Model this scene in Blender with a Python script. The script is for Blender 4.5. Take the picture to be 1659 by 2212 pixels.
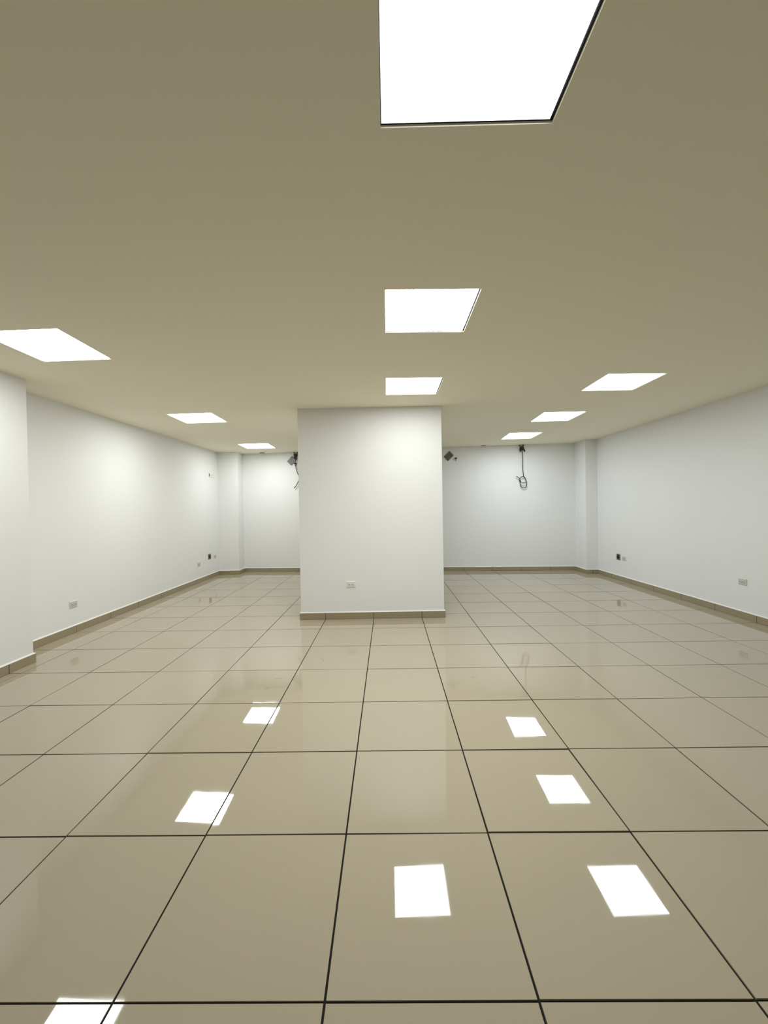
import bpy, bmesh, math, random
from mathutils import Vector, Matrix
random.seed(7)

# ------------------------------------------------------------------ scene, camera, light
for o in list(bpy.data.objects):
    bpy.data.objects.remove(o, do_unlink=True)
scn = bpy.context.scene
COL = scn.collection

T = 0.6                                      # floor tile pitch in metres
YAW, PITCH, ROLL = -0.0103169559, -0.0122894014, -0.0168450889
cam_data = bpy.data.cameras.new('camera')
cam = bpy.data.objects.new('camera', cam_data)
COL.objects.link(cam)
cam_data.sensor_fit = 'VERTICAL'
cam_data.sensor_height = 36.0
cam_data.sensor_width = 27.0
cam_data.lens = 899.139 / 2212.0 * 36.0
cam_data.clip_start = 0.02
fw = Vector((math.sin(YAW) * math.cos(PITCH), math.cos(YAW) * math.cos(PITCH), math.sin(PITCH)))
rt = Vector((math.cos(YAW), -math.sin(YAW), 0.0))
up = rt.cross(fw)
r2 = math.cos(ROLL) * rt + math.sin(ROLL) * up
u2 = -math.sin(ROLL) * rt + math.cos(ROLL) * up
rot = Matrix((r2, u2, -fw)).transposed().to_4x4()
cam.matrix_world = Matrix.Translation((0.20152, -1.750043, 1.38754)) @ rot
scn.camera = cam

world = bpy.data.worlds.new('world')
scn.world = world
world.use_nodes = True
world.node_tree.nodes['Background'].inputs[0].default_value = (0.80, 0.86, 1.0, 1)
world.node_tree.nodes['Background'].inputs[1].default_value = 0.0

scn.view_settings.view_transform = 'Standard'
scn.view_settings.look = 'None'
scn.view_settings.exposure = 0.0
scn.view_settings.gamma = 1.0
scn.view_settings.use_curve_mapping = False

# strength of each lamp (near to far) and tint by row: left, middle, right
PANELS = {'left': ((19.5, 25.5, 21.0), (0.965, 1.0, 0.985)), 'middle': ((5.5, 49.0, 15.0), (0.97, 1.0, 0.985)),
          'right': ((13.0, 13.0, 21.0), (0.925, 1.0, 1.05))}
WALL_COLOR = (0.86, 0.86, 0.855)
CEIL_COLOR = (0.91, 0.865, 0.71)
TILE_COLOR = (0.415, 0.366, 0.268)
BASE_COLOR = (0.345, 0.287, 0.186)
REAR_Y = -6.6  # unseen rear wall, set far back to dim the near ceiling
PILLAR_DEPTH = 1.9


# ------------------------------------------------------------------ materials
def new_mat(name):
    m = bpy.data.materials.new(name)
    m.use_nodes = True
    nt = m.node_tree
    return m, nt, nt.nodes['Principled BSDF']


def plain(name, col, rough=0.5, metal=0.0, noise=0.0, scale=40.0, spec=0.5):
    m, nt, b = new_mat(name)
    b.inputs['Base Color'].default_value = (*col, 1)
    b.inputs['Roughness'].default_value = rough
    b.inputs['Metallic'].default_value = metal
    b.inputs['Specular IOR Level'].default_value = spec
    if noise:
        tc = nt.nodes.new('ShaderNodeTexCoord')
        n = nt.nodes.new('ShaderNodeTexNoise')
        n.inputs['Scale'].default_value = scale
        n.inputs['Detail'].default_value = 4
        mx = nt.nodes.new('ShaderNodeMix')
        mx.data_type = 'RGBA'
        nt.links.new(tc.outputs['Object'], n.inputs['Vector'])
        nt.links.new(n.outputs['Fac'], mx.inputs['Factor'])
        mx.inputs['A'].default_value = (*[c * (1 - noise) for c in col], 1)
        mx.inputs['B'].default_value = (*[min(1, c * (1 + noise)) for c in col], 1)
        nt.links.new(mx.outputs['Result'], b.inputs['Base Color'])
    return m


def plaster(name, col, bump=0.03):
    m = plain(name, col, 0.85, 0, 0.012, 1.3, 0.25)
    nt = m.node_tree
    b = nt.nodes['Principled BSDF']
    tc = nt.nodes.new('ShaderNodeTexCoord')
    n = nt.nodes.new('ShaderNodeTexNoise')
    n.inputs['Scale'].default_value = 60
    n.inputs['Detail'].default_value = 5
    bp = nt.nodes.new('ShaderNodeBump')
    bp.inputs['Strength'].default_value = bump
    bp.inputs['Distance'].default_value = 0.004
    nt.links.new(tc.outputs['Object'], n.inputs['Vector'])
    nt.links.new(n.outputs['Fac'], bp.inputs['Height'])
    nt.links.new(bp.outputs['Normal'], b.inputs['Normal'])
    return m


def emit(name, col, s):
    m = bpy.data.materials.new(name)
    m.use_nodes = True
    nt = m.node_tree
    nt.nodes.clear()
    e = nt.nodes.new('ShaderNodeEmission')
    e.inputs[0].default_value = (*col, 1)
    e.inputs[1].default_value = s
    o = nt.nodes.new('ShaderNodeOutputMaterial')
    nt.links.new(e.outputs[0], o.inputs[0])
    return m


def floor_material():
    m, nt, b = new_mat('polished_porcelain')
    L = nt.links.new
    tc = nt.nodes.new('ShaderNodeTexCoord')

    def math_(op, a, c=None):
        n = nt.nodes.new('ShaderNodeMath')
        n.operation = op
        for i, v in enumerate((a, c)):
            if v is None:
                continue
            if isinstance(v, (int, float)):
                n.inputs[i].default_value = v
            else:
                L(v, n.inputs[i])
        return n.outputs[0]
    # a slightly different shade for every tile
    vm = nt.nodes.new('ShaderNodeVectorMath')
    vm.operation = 'SCALE'
    vm.inputs['Scale'].default_value = 1 / T
    L(tc.outputs['Object'], vm.inputs[0])
    fl = nt.nodes.new('ShaderNodeVectorMath')
    fl.operation = 'FLOOR'
    L(vm.outputs[0], fl.inputs[0])
    sp = nt.nodes.new('ShaderNodeSeparateXYZ')
    L(fl.outputs[0], sp.inputs[0])
    cb = nt.nodes.new('ShaderNodeCombineXYZ')
    L(sp.outputs[0], cb.inputs[0])
    L(sp.outputs[1], cb.inputs[1])
    wn = nt.nodes.new('ShaderNodeTexWhiteNoise')
    wn.noise_dimensions = '2D'
    L(cb.outputs[0], wn.inputs['Vector'])
    grain = nt.nodes.new('ShaderNodeTexNoise')
    grain.inputs['Scale'].default_value = 160
    grain.inputs['Detail'].default_value = 3
    L(tc.outputs['Object'], grain.inputs['Vector'])
    cloud = nt.nodes.new('ShaderNodeTexNoise')
    cloud.inputs['Scale'].default_value = 2.2
    cloud.inputs['Detail'].default_value = 5
    L(tc.outputs['Object'], cloud.inputs['Vector'])
    f = math_('ADD', math_('MULTIPLY', wn.outputs['Value'], 0.03), math_('MULTIPLY', grain.outputs['Fac'], 0.05))
    f = math_('ADD', f, math_('MULTIPLY', cloud.outputs['Fac'], 0.05))
    f = math_('ADD', f, 0.935)
    # a few small scuffs
    sx = nt.nodes.new('ShaderNodeSeparateXYZ')
    L(tc.outputs['Object'], sx.inputs[0])
    for (cx, cy, ax, ay, ang) in SCUFFS:
        dx = math_('SUBTRACT', sx.outputs[0], cx)
        dy = math_('SUBTRACT', sx.outputs[1], cy)
        c, s = math.cos(ang), math.sin(ang)
        u = math_('ADD', math_('MULTIPLY', dx, c / ax), math_('MULTIPLY', dy, s / ax))
        v = math_('ADD', math_('MULTIPLY', dx, -s / ay), math_('MULTIPLY', dy, c / ay))
        d = math_('ADD', math_('MULTIPLY', u, u), math_('MULTIPLY', v, v))
        k = nt.nodes.new('ShaderNodeMapRange')
        L(d, k.inputs['Value'])
        k.inputs['From Min'].default_value = 0.3
        k.inputs['From Max'].default_value = 1.0
        k.inputs['To Min'].default_value = 0.80
        k.inputs['To Max'].default_value = 1.0
        f = math_('MULTIPLY', f, k.outputs['Result'])
    vs = nt.nodes.new('ShaderNodeVectorMath')
    vs.operation = 'SCALE'
    vs.inputs[0].default_value = TILE_COLOR
    L(f, vs.inputs['Scale'])
    L(vs.outputs[0], b.inputs['Base Color'])
    # smeared polish
    sm = nt.nodes.new('ShaderNodeTexNoise')
    sm.inputs['Scale'].default_value = 5
    sm.inputs['Detail'].default_value = 6
    sm.inputs['Distortion'].default_value = 1.2
    L(tc.outputs['Object'], sm.inputs['Vector'])
    mr = nt.nodes.new('ShaderNodeMapRange')
    L(sm.outputs['Fac'], mr.inputs['Value'])
    mr.inputs['From Min'].default_value = 0.35
    mr.inputs['From Max'].default_value = 0.8
    mr.inputs['To Min'].default_value = 0.012
    mr.inputs['To Max'].default_value = 0.05
    L(mr.outputs['Result'], b.inputs['Roughness'])
    b.inputs['IOR'].default_value = 1.55
    return m


SCUFFS = [(-0.72, 1.62, 0.035, 0.013, 0.3), (0.87, 1.60, 0.03, 0.013, -0.2), (-0.42, 2.03, 0.008, 0.05, 0.5)]

M = dict(
    wall=plaster('white_wall_paint', WALL_COLOR),
    ceil=plaster('ceiling_paint', CEIL_COLOR, 0.02),
    rear=plaster('rear_bounce_cut_gray', (0.30, 0.30, 0.30)),  # dark gray chosen to cut bounce light onto the near ceiling
    tile=floor_material(),
    grout=plain('dark_grout', (0.018, 0.016, 0.015), 0.95, 0, 0.3, 60, 0.2),
    base=plain('taupe_baseboard_tile', BASE_COLOR, 0.22, 0, 0.05, 30),
    basejoint=plain('baseboard_joint', (0.03, 0.025, 0.015), 0.9),
    fillet=plain('white_sealant', (0.86, 0.86, 0.83), 0.6),
    frame=plain('lamp_frame', (0.75, 0.75, 0.76), 0.4),
    housing=plain('plenum_shade_black', (0.02, 0.02, 0.022), 0.9),
    plastic=plain('white_plastic', (0.84, 0.83, 0.79), 0.35, 0, 0.02, 80),
    plastic2=plain('ivory_plastic', (0.80, 0.79, 0.74), 0.35),
    plastic_gray=plain('gray_white_plastic', (0.68, 0.67, 0.62), 0.4, 0, 0.02, 80),
    seam=plain('plate_seam', (0.38, 0.36, 0.32), 0.6),
    dark=plain('slot_black', (0.012, 0.012, 0.012), 0.8),
    graymetal=plain('gray_steel', (0.13, 0.13, 0.125), 0.45, 0.3, 0.06, 50),
    plategray=plain('dark_gray_plate', (0.15, 0.14, 0.155), 0.45, 0.1),
    black=plain('black_rubber', (0.010, 0.010, 0.011), 0.55, 0, 0.2, 120),
    cable=plain('black_cable', (0.018, 0.018, 0.022), 0.5, 0, 0.2, 90),
    red=plain('red_plastic', (0.25, 0.02, 0.02), 0.5),
    brass=plain('brown_wire_end', (0.10, 0.055, 0.02), 0.5, 0.3),
    screw=plain('screw_steel', (0.06, 0.06, 0.055), 0.5, 0.6),
)


# ------------------------------------------------------------------ helpers
def mesh_obj(name, bm, mats, parent=None, smooth=False):
    bmesh.ops.recalc_face_normals(bm, faces=bm.faces)
    me = bpy.data.meshes.new(name)
    bm.to_mesh(me)
    bm.free()
    for m in (mats if isinstance(mats, (list, tuple)) else [mats]):
        me.materials.append(m)
    if smooth:
        for p in me.polygons:
            p.use_smooth = True
    o = bpy.data.objects.new(name, me)
    COL.objects.link(o)
    if parent:
        o.parent = parent
    return o


def tag(o, label, cat, group=None, kind=None):
    o['label'] = label
    o['category'] = cat
    if group:
        o['group'] = group
    if kind:
        o['kind'] = kind
    return o


def thing(name, label, cat, loc, rot=(0, 0, 0), group=None):
    o = bpy.data.objects.new(name, None)
    o.empty_display_size = 0.05
    COL.objects.link(o)
    o.location = loc
    o.rotation_euler = rot
    return tag(o, label, cat, group)


def prism(bm, pts, z0, z1, mi=0):
    """vertical prism over 2D points; z0/z1 number or function of x"""
    g = lambda z, p: z(p[0]) if callable(z) else z
    lo = [bm.verts.new((p[0], p[1], g(z0, p))) for p in pts]
    hi = [bm.verts.new((p[0], p[1], g(z1, p))) for p in pts]
    n = len(pts)
    fs = [bm.faces.new(lo[::-1]), bm.faces.new(hi)]
    for i in range(n):
        fs.append(bm.faces.new((lo[i], lo[(i + 1) % n], hi[(i + 1) % n], hi[i])))
    for f in fs:
        f.material_index = mi
    return fs, lo, hi


def box(bm, x0, x1, y0, y1, z0, z1, mi=0):
    return prism(bm, [(x0, y0), (x1, y0), (x1, y1), (x0, y1)], z0, z1, mi)


def loft(bm, rings, mi=0, cap=True):
    """rings of equal count of Vector"""
    vs = [[bm.verts.new(p) for p in r] for r in rings]
    n = len(vs[0])
    for a, b in zip(vs, vs[1:]):
        for i in range(n):
            f = bm.faces.new((a[i], a[(i + 1) % n], b[(i + 1) % n], b[i]))
            f.material_index = mi
    if cap:
        for r in (vs[0][::-1], vs[-1]):
            f = bm.faces.new(r)
            f.material_index = mi


def catmull(pts, sub=8):
    P = [Vector(p) for p in pts]
    P = [2 * P[0] - P[1]] + P + [2 * P[-1] - P[-2]]
    out = []
    for i in range(1, len(P) - 2):
        a, b, c, d = P[i - 1:i + 3]
        for k in range(sub):
            t = k / sub
            out.append(0.5 * ((2 * b) + (c - a) * t + (2 * a - 5 * b + 4 * c - d) * t * t + (3 * b - a - 3 * c + d) * t ** 3))
    out.append(P[-2])
    return out


def tube(bm, pts, rad, seg=10, mi=0):
    """swept tube, rad number or list"""
    rings = []
    n = len(pts)
    prev = None
    for i, p in enumerate(pts):
        t = (pts[min(i + 1, n - 1)] - pts[max(i - 1, 0)]).normalized()
        ref = prev if prev is not None else (Vector((0, 1, 0)) if abs(t.y) < 0.9 else Vector((1, 0, 0)))
        x = (ref - t * ref.dot(t)).normalized()
        prev = x
        y = t.cross(x)
        r = rad[i] if isinstance(rad, list) else rad
        rings.append([p + (x * math.cos(a) + y * math.sin(a)) * r for a in [2 * math.pi * k / seg for k in range(seg)]])
    loft(bm, rings, mi)


# ------------------------------------------------------------------ the room
def ceil_z(x):
    return 2.6256 + 0.005 * x


XL, XR0 = -3.435, 4.336


def right_x(y):
    return XR0 + (6.03 - y) * 0.0125


def back_y(x):
    return 7.242 - 0.068 * x


W = 0.14
YB0 = REAR_Y


def wall(name, pts, mat, label, bev=None):
    bm = bmesh.new()
    fs, lo, hi = prism(bm, pts, 0.0, ceil_z)
    if bev:
        es = [e for e in bm.edges if any(e.verts[0] in (lo[i], hi[i]) and e.verts[1] in (lo[i], hi[i]) for i in bev)]
        bmesh.ops.bevel(bm, geom=es, offset=0.006, segments=3, affect='EDGES', profile=0.5)
    o = mesh_obj(name, bm, mat)
    return tag(o, label, 'wall', kind='structure')


yL = back_y(XL)
xR_b = right_x(back_y(4.3))
wall('wall_left', [(XL - W, YB0), (XL, YB0), (XL, yL), (XL - W, yL)], M['wall'], 'long plain white wall on the left side of the room')
wall('wall_right', [(right_x(YB0), YB0), (right_x(YB0) + W, YB0), (xR_b + W, back_y(xR_b)), (xR_b, back_y(xR_b))], M['wall'], 'long plain white wall on the right side of the room')
wall('wall_back', [(XL - W, back_y(XL - W)), (xR_b + W, back_y(xR_b + W)), (xR_b + W, back_y(xR_b + W) + W), (XL - W, back_y(XL - W) + W)], M['wall'],
     'white far wall behind the pillar')
wall('wall_rear', [(XL - W, YB0 - W), (right_x(YB0) + W, YB0 - W), (right_x(YB0) + W, YB0), (XL - W, YB0)], M['rear'], 'unseen near-end wall behind the camera, made gray to cut bounced light')
PIER = [(XL, 1.40), (-3.112, 1.40), (-3.112, 2.064), (XL, 2.064)]
wall('wall_pier_left', PIER, M['wall'], 'white pier projecting from the left wall at the left edge of the photo', bev=(1, 2))
COLL = [(XL, 7.118), (-3.010, 7.118), (-3.010, back_y(-3.010)), (XL, back_y(XL))]
wall('wall_column_left', COLL, M['wall'], 'white boxed column in the far left corner', bev=(1,))
CRY = 6.510
COLR = [(4.101, CRY), (right_x(6.48), CRY - 0.068 * 0.23), (xR_b, back_y(xR_b)), (4.101, back_y(4.101))]
wall('wall_column_right', COLR, M['wall'], 'white boxed column in the far right corner', bev=(0,))
PIL = [(-0.908, 3.412), (0.880, 3.434), (0.880, 3.434 + PILLAR_DEPTH), (-0.908, 3.412 + PILLAR_DEPTH)]
wall('wall_pillar', PIL, M['wall'], 'broad white pillar standing in the middle of the room', bev=(0, 1, 2, 3))


# ceiling with openings for the recessed lamps: corners near-left, near-right, far-right, far-left
LAMPS = [
    ([(0.197, -0.965), (0.759, -0.962), (0.758, -0.370), (0.197, -0.373)], 'large bright square ceiling light nearest the camera, cut by the top edge of the photo'),
    ([(0.202, 0.642), (0.757, 0.661), (0.762, 1.249), (0.201, 1.224)], 'square ceiling light second along the middle row, between the nearest light and the pillar'),
    ([(0.196, 2.278), (0.759, 2.299), (0.763, 2.903), (0.196, 2.876)], 'square ceiling light just in front of the pillar'),
    ([(-2.555, 1.040), (-1.992, 1.026), (-2.011, 1.600), (-2.572, 1.617)], 'square ceiling light beside the pier, nearest on the left and cut by the left edge'),
    ([(-2.602, 3.545), (-2.025, 3.518), (-2.042, 4.093), (-2.619, 4.115)], 'square ceiling light in the middle of the left row'),
    ([(-2.612, 6.079), (-2.041, 6.045), (-2.062, 6.680), (-2.637, 6.700)], 'square ceiling light farthest on the left, above the far left corner'),
    ([(2.354, 2.316), (2.933, 2.344), (2.941, 2.927), (2.365, 2.911)], 'square ceiling light nearest the camera in the right row'),
    ([(2.349, 3.959), (2.925, 3.967), (2.938, 4.590), (2.378, 4.592)], 'square ceiling light in the middle of the right row'),
    ([(2.345, 5.556), (2.915, 5.567), (2.935, 6.201), (2.380, 6.240)], 'square ceiling light farthest on the right, near the hanging cable loop'),
]
SLOTS = [
    ([(-2.585, 7.285), (-2.485, 7.285), (-2.485, 7.397), (-2.585, 7.397)], 'small dark ceiling slot above the far left wall section'),
    ([(2.165, 6.965), (2.266, 6.965), (2.266, 7.035), (2.165, 7.035)], 'small dark ceiling slot between the pillar and the hanging cable loop'),
]
bm = bmesh.new()
X0, X1, Y0, Y1 = XL - W, right_x(YB0) + W, YB0 - W, yL + W


def ring(pts, dz=0.0):
    vs = [bm.verts.new((x, y, ceil_z(x) + dz)) for x, y in pts]
    return vs, [bm.edges.new((vs[i], vs[(i + 1) % len(vs)])) for i in range(len(vs))]


edges = ring([(X0, Y0), (X1, Y0), (X1, Y1), (X0, Y1)])[1]
holes = []
for pts, _ in LAMPS + SLOTS:
    vs, es = ring(pts)
    edges += es
    holes.append((vs, pts))
bmesh.ops.triangle_fill(bm, edges=edges, use_beauty=True, use_dissolve=False)
for vs, pts in holes:                        # cut edges of the plasterboard
    hi = [bm.verts.new((x, y, ceil_z(x) + 0.010)) for x, y in pts]
    for i in range(4):
        bm.faces.new((vs[i], vs[(i + 1) % 4], hi[(i + 1) % 4], hi[i]))
ceiling = mesh_obj('ceiling', bm, M['ceil'])
tag(ceiling, 'smooth off-white plasterboard ceiling', 'ceiling', kind='structure')


# floor: individually laid, minutely uneven polished tiles over a grout bed
TILT = {(0, -1): (-.0006, .0011), (1, -1): (.0025, .0036), (1, 0): (.0021, .0085), (1, 1): (-.0009, .0046), (-2, 0): (.0042, .0027),
        (-1, 0): (-.0002, .0037), (-2, 1): (.0033, .0046), (-1, 1): (-.0005, .0034), (-2, -1): (.0028, .0012), (-1, -1): (.0006, .0006),
        (-2, -2): (.0008, .0010), (-1, -2): (.0004, .0008), (-2, 2): (.0006, -.0032), (-1, 2): (.0001, -.0034)}
bm = bmesh.new()
GAP, GAPX = 0.0062, 0.0074
FX0, FX1, FY0, FY1 = XL + 0.0, right_x(YB0), YB0, 7.50
for i in range(-7, 9):
    for j in range(-12, 14):
        x0, x1 = max(i * T + GAPX / 2, FX0), min((i + 1) * T - GAPX / 2, FX1)
        y0, y1 = max(j * T + GAP / 2, FY0), min((j + 1) * T - GAP / 2, FY1)
        if x1 - x0 < 0.01 or y1 - y0 < 0.01:
            continue
        nx, ny = TILT.get((i, j), (random.gauss(0.0002, .0011), random.gauss(0.0016, .0012)))
        cx, cy = (i + .5) * T, (j + .5) * T
        c = [(x0, y0), (x1, y0), (x1, y1), (x0, y1)]
        hz = [-(nx * (x - cx) + ny * (y - cy)) for x, y in c]
        topv = [bm.verts.new((x, y, z)) for (x, y), z in zip(c, hz)]
        low = [bm.verts.new((x, y, -0.008)) for x, y in c]
        f = bm.faces.new(topv)
        f.material_index = 0
        for k in range(4):
            f = bm.faces.new((low[k], low[(k + 1) % 4], topv[(k + 1) % 4], topv[k]))
            f.material_index = 0
bed = [bm.verts.new((x, y, -0.0035)) for x, y in [(FX0 - W, FY0 - W), (FX1 + W, FY0 - W), (FX1 + W, FY1 + W), (FX0 - W, FY1 + W)]]
f = bm.faces.new(bed)
f.material_index = 1
me_floor = mesh_obj('floor', bm, [M['tile'], M['grout']])
tag(me_floor, 'glossy beige porcelain tile floor with dark grout lines', 'floor', kind='structure')


# baseboards
def baseboard(name, path, joints, label, closed=False, depth=0.012, h=0.080, endgap=0.0):
    """path: wall face points with the room on the right-hand side of travel; joints: list per segment of parameters in metres"""
    P = [Vector((x, y)) for x, y in path]
    n = len(P)
    segs = [(P[i], P[(i + 1) % n]) for i in range(n if closed else n - 1)]

    def off(d):
        out = []
        for i in range(n):
            ds = []
            if i > 0 or closed:
                ds.append((P[i] - P[i - 1]).normalized())
            if i < n - 1 or closed:
                ds.append((P[(i + 1) % n] - P[i]).normalized())
            ns = [Vector((t.y, -t.x)) for t in ds]
            if len(ns) == 1:
                out.append(P[i] + ns[0] * d)
            else:
                b = ns[0] + ns[1]
                out.append(P[i] + b * (2 * d / b.length_squared) * 1.0)
        return out
    bm = bmesh.new()
    O1, O2, O3 = off(depth - 0.0015), off(depth), off(depth + 0.0006)
    for k in range(len(segs)):
        a, b = k, (k + 1) % n
        # joint bed
        prism(bm, [P[a], P[b], O1[b], O1[a]], 0.0004, h - 0.001, 1)
        # tile pieces
        L = (O2[b] - O2[a]).length
        t = (O2[b] - O2[a]).normalized()
        cuts = sorted(c for c in joints[k] if 0.02 < c < L - 0.02)
        st = [0.0 + endgap] + [c + 0.003 for c in cuts]
        en = [c - 0.003 for c in cuts] + [L - endgap]
        for s, e in zip(st, en):
            q0, q1 = O2[a] + t * s, O2[a] + t * e
            nn = Vector((t.y, -t.x))
            i0 = P[a] if s <= endgap else q0 - nn * depth
            i1 = P[b] if e >= L - endgap else q1 - nn * depth
            prism(bm, [i0, i1, q1, q0], 0.0020, h, 0)
        # white sealant sloping from the wall to the tile edge
        r = []
        for p, o in ((P[a], O3[a]), (P[b], O3[b])):
            r.append([Vector((p.x, p.y, h)), Vector((o.x, o.y, h)), Vector((o.x, o.y, h + 0.002)), Vector((p.x, p.y, h + 0.012))])
        loft(bm, r, 2)
    o = mesh_obj(name, bm, [M['base'], M['basejoint'], M['fillet']])
    return tag(o, label, 'baseboard', kind='structure')


def row_cuts(y0, y1):                        # distances from y0 to the tile rows between y0 and y1
    return [abs(j * T - y0) for j in range(-14, 15) if min(y0, y1) < j * T < max(y0, y1)]


def col_cuts(x0, x1):
    return [abs(i * T - x0) for i in range(-10, 12) if min(x0, x1) < i * T < max(x0, x1)]


# room on the right of travel: left wall travels +y, back wall +x, right wall -y
baseboard('baseboard_left', [(XL, 2.076), (XL, 7.118)], [row_cuts(2.076, 7.118)], 'taupe tile baseboard along the left wall')
baseboard('baseboard_left_near', [(XL, YB0), (XL, 1.388)], [row_cuts(YB0, 1.388)], 'taupe tile baseboard along the near left wall')
baseboard('baseboard_pier_left', [(XL, 1.40), (-3.112, 1.40), (-3.112, 2.064), (XL, 2.064)], [[], row_cuts(1.388, 2.076), []], 'taupe tile baseboard around the left pier')
baseboard('baseboard_column_left', [(XL + 0.012, 7.118), (-3.010, 7.118), (-3.010, back_y(-3.010) - 0.012)], [[], []], 'taupe tile baseboard around the far left column')
baseboard('baseboard_back', [(-3.010, back_y(-3.010)), (4.101, back_y(4.101))], [col_cuts(-3.010, 4.101)], 'taupe tile baseboard along the far wall')
baseboard('baseboard_column_right', [(4.101, back_y(4.101) - 0.012), (4.101, CRY), (right_x(6.48), CRY - 0.0156)], [[], [0.13]], 'taupe tile baseboard around the far right column')
baseboard('baseboard_right', [(right_x(6.482), 6.482), (right_x(YB0), YB0)], [row_cuts(6.482, YB0)], 'taupe tile baseboard along the right wall')
pc = PIL
baseboard('baseboard_pillar', [pc[0], pc[1], pc[2], pc[3]], [[x + 0.920 for x in (-0.6, 0.0, 0.6)], [], [], []], 'taupe tile baseboard around the middle pillar',
          closed=True, endgap=0.0012)


# ------------------------------------------------------------------ ceiling lamps
def inset(pts, d):
    P = [Vector(p) for p in pts]
    c = sum(P, Vector((0, 0))) / 4
    s = (P[1] - P[0]).length
    return [c + (p - c) * (1 - 2 * d / s) for p in P]


n_row = dict(left=0, middle=0, right=0)
for pts, label in LAMPS:
    c = sum((Vector(p) for p in pts), Vector((0, 0))) / 4
    cz = ceil_z(c.x)
    row = 'left' if c.x < -1 else 'right' if c.x > 1.5 else 'middle'
    root = thing('ceiling_light', label, 'ceiling light', (c.x, c.y, cz), group='recessed square ceiling lights')
    Lc = lambda q, z: (q[0] - c.x, q[1] - c.y, ceil_z(q[0]) - cz + z)
    sh = Vector((-0.0045, -0.0025)) if row == 'middle' else Vector((0, 0))
    outer, inner, dif = inset(pts, -0.001), [q + sh for q in inset(pts, 0.007)], [q + sh for q in inset(pts, 0.0082)]
    # slim frame around the diffuser
    bm = bmesh.new()
    lo_o = [bm.verts.new(Lc(q, 0.005)) for q in inner]
    lo_i = [bm.verts.new(Lc(q, 0.005)) for q in dif]
    hi_o = [bm.verts.new(Lc(q, 0.022)) for q in inner]
    hi_i = [bm.verts.new(Lc(q, 0.022)) for q in dif]
    for i in range(4):
        k = (i + 1) % 4
        bm.faces.new((lo_o[i], lo_o[k], lo_i[k], lo_i[i]))
        bm.faces.new((lo_o[i], hi_o[i], hi_o[k], lo_o[k]))
        bm.faces.new((lo_i[i], lo_i[k], hi_i[k], hi_i[i]))
        bm.faces.new((hi_o[i], hi_i[i], hi_i[k], hi_o[k]))
    mesh_obj('frame', bm, M['frame'], root)
    # glowing diffuser plate
    bm = bmesh.new()
    lo = [bm.verts.new(Lc(q, 0.0055)) for q in dif]
    bm.faces.new(lo)
    mesh_obj('diffuser', bm, emit('lit_panel', PANELS[row][1], PANELS[row][0][n_row[row]]), root)
    n_row[row] += 1
    # black housing above the opening, its colour standing in for plenum shade
    bm = bmesh.new()
    lo = [bm.verts.new(Lc(q, 0.0098)) for q in outer]
    hi = [bm.verts.new(Lc(q, 0.070)) for q in outer]
    bm.faces.new(hi)
    for i in range(4):
        k = (i + 1) % 4
        bm.faces.new((lo[i], lo[k], hi[k], hi[i]))
    mesh_obj('housing', bm, M['housing'], root)

for pts, label in SLOTS:
    c = sum((Vector(p) for p in pts), Vector((0, 0))) / 4
    cz = ceil_z(c.x)
    root = thing('ceiling_slot', label, 'slot', (c.x, c.y, cz), group='dark ceiling slots by the far wall')
    bm = bmesh.new()
    a = [(p[0] - c.x, p[1] - c.y) for p in pts]
    lo = [bm.verts.new((x, y, -0.0006)) for x, y in a]
    hi = [bm.verts.new((x * 0.99, y * 0.99, 0.04)) for x, y in a]
    bm.faces.new(hi)
    for i in range(4):
        k = (i + 1) % 4
        bm.faces.new((lo[i], lo[k], hi[k], hi[i]))
    mesh_obj('recess', bm, M['dark'], root)
    bm = bmesh.new()
    for s in (-1, 1):
        box(bm, -0.045, 0.045, s * 0.006 - 0.0015, s * 0.006 + 0.0015, 0.001, 0.004)
    mesh_obj('blade', bm, M['dark'], root)


# ------------------------------------------------------------------ wall plates (built in the xz plane, facing -y)
def bevel_plate(bm, w, h, d, edge=0.006, mi=0):
    r = []
    for (ww, hh, y) in ((w, h, 0.0), (w, h, -d * 0.45), (w - edge * 2, h - edge * 2, -d)):
        r.append([Vector((sx * ww / 2, y, sz * hh / 2)) for sx, sz in ((-1, -1), (1, -1), (1, 1), (-1, 1))])
    loft(bm, r, mi)


def disc(bm, cx, cz, r, y0, y1, mi=0, seg=20, sx=1.0):
    loft(bm, [[Vector((cx + sx * r * math.cos(2 * math.pi * k / seg), y, cz + r * math.sin(2 * math.pi * k / seg))) for k in range(seg)] for y in (y0, y1)], mi)


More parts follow.
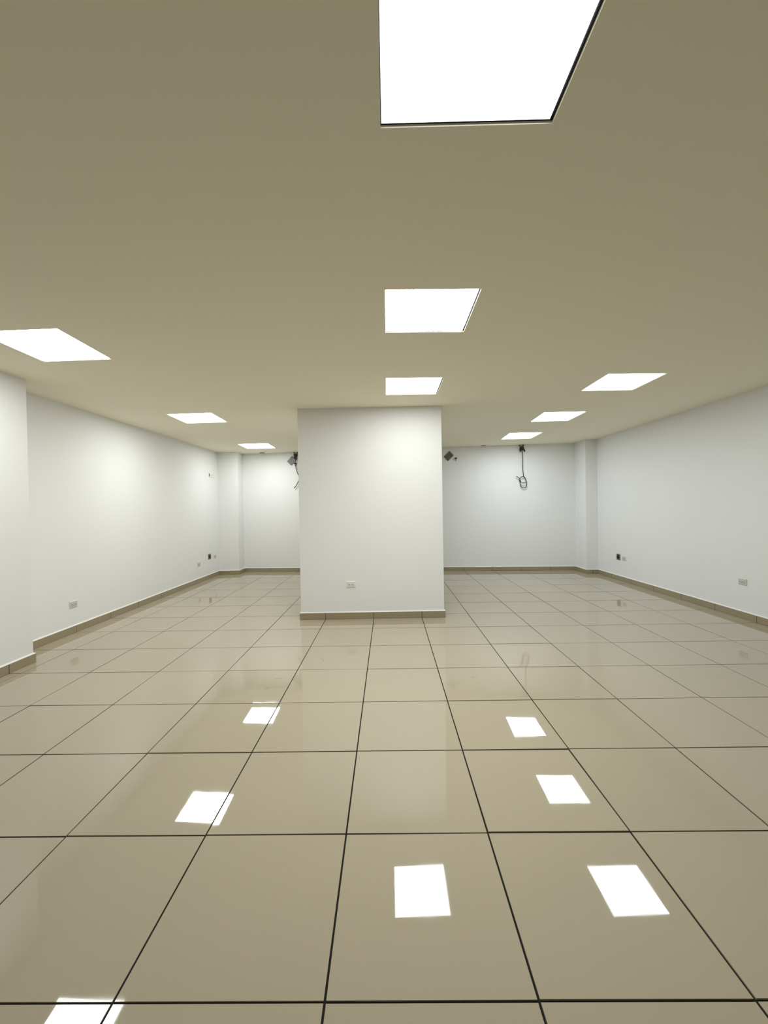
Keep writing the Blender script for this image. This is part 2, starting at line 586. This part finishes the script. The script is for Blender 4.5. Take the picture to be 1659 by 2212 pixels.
def outlet(loc, rotz, label, group='white wall outlets', w=0.118, h=0.077, mat='plastic_gray'):
    root = thing('wall_outlet', label, 'outlet', loc, (0, 0, rotz), group)
    bm = bmesh.new()
    bevel_plate(bm, w, h, 0.009)
    mesh_obj('cover_plate', bm, M[mat], root)
    bm = bmesh.new()
    for x0, x1, z0, z1 in ((-0.040, 0.040, 0.0195, 0.0215), (-0.040, 0.040, -0.0215, -0.0195), (-0.042, -0.040, -0.0215, 0.0215), (0.040, 0.042, -0.0215, 0.0215)):
        box(bm, x0, x1, -0.0094, -0.0088, z0, z1)
    mesh_obj('seam', bm, M['seam'], root)
    for s in (-1, 1):
        bm = bmesh.new()
        r = []
        for k, y in ((1.0, -0.0085), (1.0, -0.0115), (0.92, -0.0125)):
            r.append([Vector((s * 0.0195 + 0.0165 * k * a, y, 0.0165 * k * b)) for a, b in ((-1, -.6), (-.7, -1), (.7, -1), (1, -.6), (1, .6), (.7, 1), (-.7, 1), (-1, .6))])
        loft(bm, r)
        sock = mesh_obj('socket', bm, M['plastic2' if mat == 'plastic' else mat], root)
        bm = bmesh.new()
        disc(bm, s * 0.0195 - 0.0075, 0.0, 0.0045, -0.0120, -0.0129)
        mesh_obj('ground_hole', bm, M['dark'], sock)
        for q in (-1, 1):
            bm = bmesh.new()
            box(bm, s * 0.0195 + 0.001, s * 0.0195 + 0.009, -0.0129, -0.0120, q * 0.0065 - 0.0019, q * 0.0065 + 0.0019)
            mesh_obj('slot', bm, M['dark'], sock)
    return root


def power_socket(loc, rotz, label):
    root = thing('power_socket', label, 'outlet', loc, (0, 0, rotz), 'dark round power sockets')
    bm = bmesh.new()
    bevel_plate(bm, 0.118, 0.110, 0.007, 0.004)
    mesh_obj('cover_plate', bm, M['plategray'], root)
    bm = bmesh.new()
    r = [[Vector((0.039 * k * math.cos(a), y, 0.033 * k * math.sin(a))) for a in [2 * math.pi * i / 28 for i in range(28)]] for k, y in ((1.0, -0.006), (1.0, -0.013), (0.88, -0.016), (0.80, -0.012))]
    loft(bm, r)
    s = mesh_obj('round_receptacle', bm, M['black'], root)
    for x, z, rw, rh in ((-0.014, 0.0, 0.002, 0.010), (0.014, 0.0, 0.002, 0.010), (0.0, -0.014, 0.008, 0.002)):
        bm = bmesh.new()
        box(bm, x - rw, x + rw, -0.0135, -0.0118, z - rh, z + rh)
        mesh_obj('slot', bm, M['dark'], s)
    for z in (-0.048, 0.048):
        bm = bmesh.new()
        disc(bm, 0, z, 0.003, -0.0062, -0.0078, seg=12)
        mesh_obj('screw', bm, M['screw'], root)
    return root


RL, RR = math.pi / 2, -math.pi / 2          # plates on the left wall face +x, on the right wall -x
outlet((-0.276, 3.4195, 0.429), math.atan2(0.022, 1.788), 'white double outlet low on the front of the middle pillar', mat='plastic')
outlet((XL, 2.980, 0.332), RL, 'white double outlet low on the left wall, nearest the camera')
outlet((XL, 6.155, 0.352), RL, 'white double outlet low on the left wall, before the dark round socket')
power_socket((XL, 6.632, 0.442), RL, 'dark square plate with round black power socket low on the left wall')
outlet((XL, 6.890, 0.417), RL, 'small white outlet between the dark round socket and the far left column', w=0.115, h=0.072)
outlet((right_x(3.195), 3.195, 0.434), RR, 'white double outlet low on the right wall, nearest the camera')
power_socket((right_x(5.787), 5.787, 0.415), RR, 'dark square plate with round black power socket low on the right wall')
outlet((right_x(5.615), 5.615, 0.408), RR, 'white outlet right beside the dark round socket on the right wall')

# wide plate high on the left wall
root = thing('wall_plate', 'wide white blank and outlet plate high on the left wall near the far corner', 'outlet', (XL, 6.822, 2.090), (0, 0, RL))
bm = bmesh.new()
bevel_plate(bm, 0.262, 0.080, 0.010)
mesh_obj('cover_plate', bm, M['plastic'], root)
bm = bmesh.new()
box(bm, -0.131, -0.124, -0.012, -0.001, -0.022, 0.036)
mesh_obj('edge_gap', bm, M['dark'], root)
for s in (-0.055, 0.055):
    bm = bmesh.new()
    box(bm, s - 0.040, s + 0.040, -0.0115, -0.009, -0.020, 0.020)
    f = mesh_obj('insert', bm, M['plastic2'], root)
    if s < 0:
        bm = bmesh.new()
        box(bm, s - 0.012, s + 0.006, -0.0122, -0.0110, -0.008, 0.006)
        mesh_obj('slot', bm, M['basejoint'], f)


# ------------------------------------------------------------------ blank steel covers hanging skewed, cable stubs, cables
SK = math.atan(-0.068)


def blank_cover(loc, ang, w, h, label):
    root = thing('blank_cover', label, 'cover plate', loc, (0, 0, SK), 'gray steel covers on the far wall')
    R = Matrix.Rotation(ang, 4, 'Y')
    bm = bmesh.new()
    bevel_plate(bm, w, h, 0.006, 0.003)
    bmesh.ops.transform(bm, matrix=R, verts=bm.verts)
    mesh_obj('steel_plate', bm, M['graymetal'], root)
    for sx, sz in ((1, 1), (-1, -1)):
        bm = bmesh.new()
        disc(bm, sx * (w / 2 - 0.012), sz * (h / 2 - 0.012), 0.008, -0.0055, -0.009, seg=14)
        bmesh.ops.transform(bm, matrix=R, verts=bm.verts)
        mesh_obj('screw', bm, M['screw'], root)
    bm = bmesh.new()
    box(bm, -w * 0.3, w * 0.3, -0.001, 0.012, -h * 0.3, h * 0.3)
    bmesh.ops.transform(bm, matrix=R, verts=bm.verts)
    mesh_obj('back_lug', bm, M['dark'], root)
    return root


# right cover: long edge rises to the right; left cover likewise
blank_cover((1.506, back_y(1.506) - 0.012, 2.445), -math.radians(44), 0.168, 0.128, 'dark gray square cover tilted on edge right of the pillar')
blank_cover((-1.897, back_y(-1.897) - 0.012, 2.431), -math.radians(46), 0.160, 0.130, 'gray square cover tilted on edge left of the pillar')


def wire_stub(loc, label):
    root = thing('wire_stub', label, 'wire', loc, (0, 0, SK), 'short wire ends on the far wall')
    bm = bmesh.new()
    tube(bm, [Vector((0, 0.0, 0)), Vector((-0.004, -0.02, 0.002)), Vector((-0.012, -0.045, -0.004))], [0.016, 0.019, 0.015], 10)
    mesh_obj('rubber_plug', bm, M['black'], root, True)
    bm = bmesh.new()
    tube(bm, [Vector((0.012, -0.012, 0.0)), Vector((0.024, -0.02, 0.003))], [0.015, 0.011], 8)
    mesh_obj('terminal', bm, M['brass'], root, True)
    bm = bmesh.new()
    tube(bm, catmull([(0.0, -0.03, -0.012), (0.002, -0.034, -0.03), (-0.006, -0.03, -0.055)], 5), 0.006, 8)
    mesh_obj('wire_tail', bm, M['brass'], root, True)


wire_stub((1.655, back_y(1.655) - 0.0, 2.392), 'short black and brown wire end beside the right tilted cover')
wire_stub((-1.812, back_y(-1.812) - 0.0, 2.366), 'short brown wire end under the left tilted cover')


def cable_bundle(loc, label, cable_pts, rad, legs, red=True):
    """a taped bunch of connectors hung from the ceiling edge with a long cable"""
    root = thing('hanging_cable', label, 'cable', loc, (0, 0, SK), 'black cables hanging on the far wall')
    V = Vector
    for s, r0 in ((-0.036, 0.010), (0.034, 0.013)):
        bm = bmesh.new()
        tube(bm, catmull([(s * 1.1, -0.012, 0.008), (s, -0.02, -0.018), (s * 0.85, -0.026, -0.045), (s * 0.5, -0.034, -0.065)], 4), [r0 * 1.4] * 3 + [r0 * 0.75] * 10, 8)
        mesh_obj('strand', bm, M['black'], root, True)
    bm = bmesh.new()
    tube(bm, catmull([(0.006, -0.04, -0.036), (0.004, -0.042, -0.06), (-0.006, -0.044, -0.085), (-0.012, -0.043, -0.108)], 4), [0.010, 0.022, 0.032, 0.038, 0.041, 0.043, 0.043, 0.042, 0.041, 0.039, 0.036, 0.030, 0.016], 12)
    mesh_obj('taped_joint', bm, M['black'], root, True)
    for pts, rr in legs:
        bm = bmesh.new()
        q = catmull(pts, 4)
        tube(bm, q, [rr * (0.8 + 0.4 * math.sin(math.pi * i / (len(q) - 1))) for i in range(len(q))], 10)
        leg = mesh_obj('connector', bm, M['black'], root, True)
        if red and pts[-1][0] < 0:
            e = V(pts[-1])
            bm = bmesh.new()
            tube(bm, [e + V((0, 0, 0.003)), e + V((0.001, 0, -0.010))], [rr * 0.85, rr * 0.75], 10)
            t = mesh_obj('cap', bm, M['red'], leg, True)
            t['label'] = 'dull red cap'
    bm = bmesh.new()
    tube(bm, catmull(cable_pts, 6), rad, 10)
    mesh_obj('cable', bm, M['cable'], root, True)
    return root


# right: hanging straight down and ending in a loose loop
o = Vector((3.017, back_y(3.017), ceil_z(3.017)))
pr = [(3.024, 2.540), (3.029, 2.440), (3.033, 2.330), (3.031, 2.220), (3.032, 2.110), (3.040, 2.030), (3.048, 1.972), (3.079, 1.925), (3.098, 1.880), (3.103, 1.830), (3.103, 1.795),
      (3.098, 1.762), (3.072, 1.740), (3.043, 1.735), (3.014, 1.745), (2.990, 1.775), (2.978, 1.815), (2.972, 1.860), (2.962, 1.900), (2.962, 1.930), (2.985, 1.957), (3.015, 1.970),
      (3.046, 1.968), (3.068, 1.945), (3.088, 1.905), (3.097, 1.870), (3.080, 1.850), (3.045, 1.838), (3.010, 1.842), (2.985, 1.855), (2.966, 1.890), (2.958, 1.925), (2.940, 1.950), (2.915, 1.968), (2.893, 1.979)]
dep = [0.045] * 6 + [0.05] * 7 + [0.045] * 6 + [0.06] * 7 + [0.075] * 5 + [0.066, 0.06, 0.056, 0.05]
cable_bundle(o, 'black cable hanging from taped connectors, ending in a loose loop, right of the pillar', [(x - o.x, -d, z - o.z) for (x, z), d in zip(pr, dep)], 0.0072,
             [([(-0.022, -0.045, -0.07), (-0.032, -0.05, -0.105), (-0.028, -0.05, -0.140)], 0.018), ([(0.022, -0.045, -0.08), (0.040, -0.052, -0.110), (0.058, -0.05, -0.150)], 0.014)])
# left: partly behind the pillar edge
o = Vector((-1.798, back_y(-1.798), ceil_z(-1.798)))
pl = [(-1.793, 2.480), (-1.796, 2.380), (-1.797, 2.285), (-1.787, 2.230), (-1.762, 2.160), (-1.733, 2.080), (-1.735, 2.010), (-1.760, 1.950), (-1.794, 1.890), (-1.820, 1.855), (-1.845, 1.829)]
left_cable = cable_bundle(o, 'black cable hanging from taped connectors at the left edge of the pillar', [(x - o.x, -0.04, z - o.z) for x, z in pl], 0.0075,
             [([(-0.018, -0.045, -0.08), (-0.026, -0.05, -0.11), (-0.012, -0.05, -0.150)], 0.016), ([(0.012, -0.045, -0.09), (0.016, -0.05, -0.13), (0.012, -0.05, -0.175)], 0.014)], red=False)
bm = bmesh.new()
tube(bm, [Vector((-0.030, -0.070, -0.092)) + Vector((0.011 * math.cos(a), 0, 0.016 * math.sin(a))) for a in [2 * math.pi * k / 14 for k in range(15)]], 0.005, 8)
ringo = mesh_obj('tie_ring', bm, M['plastic'], left_cable, True)
ringo['label'] = 'small white tie ring'
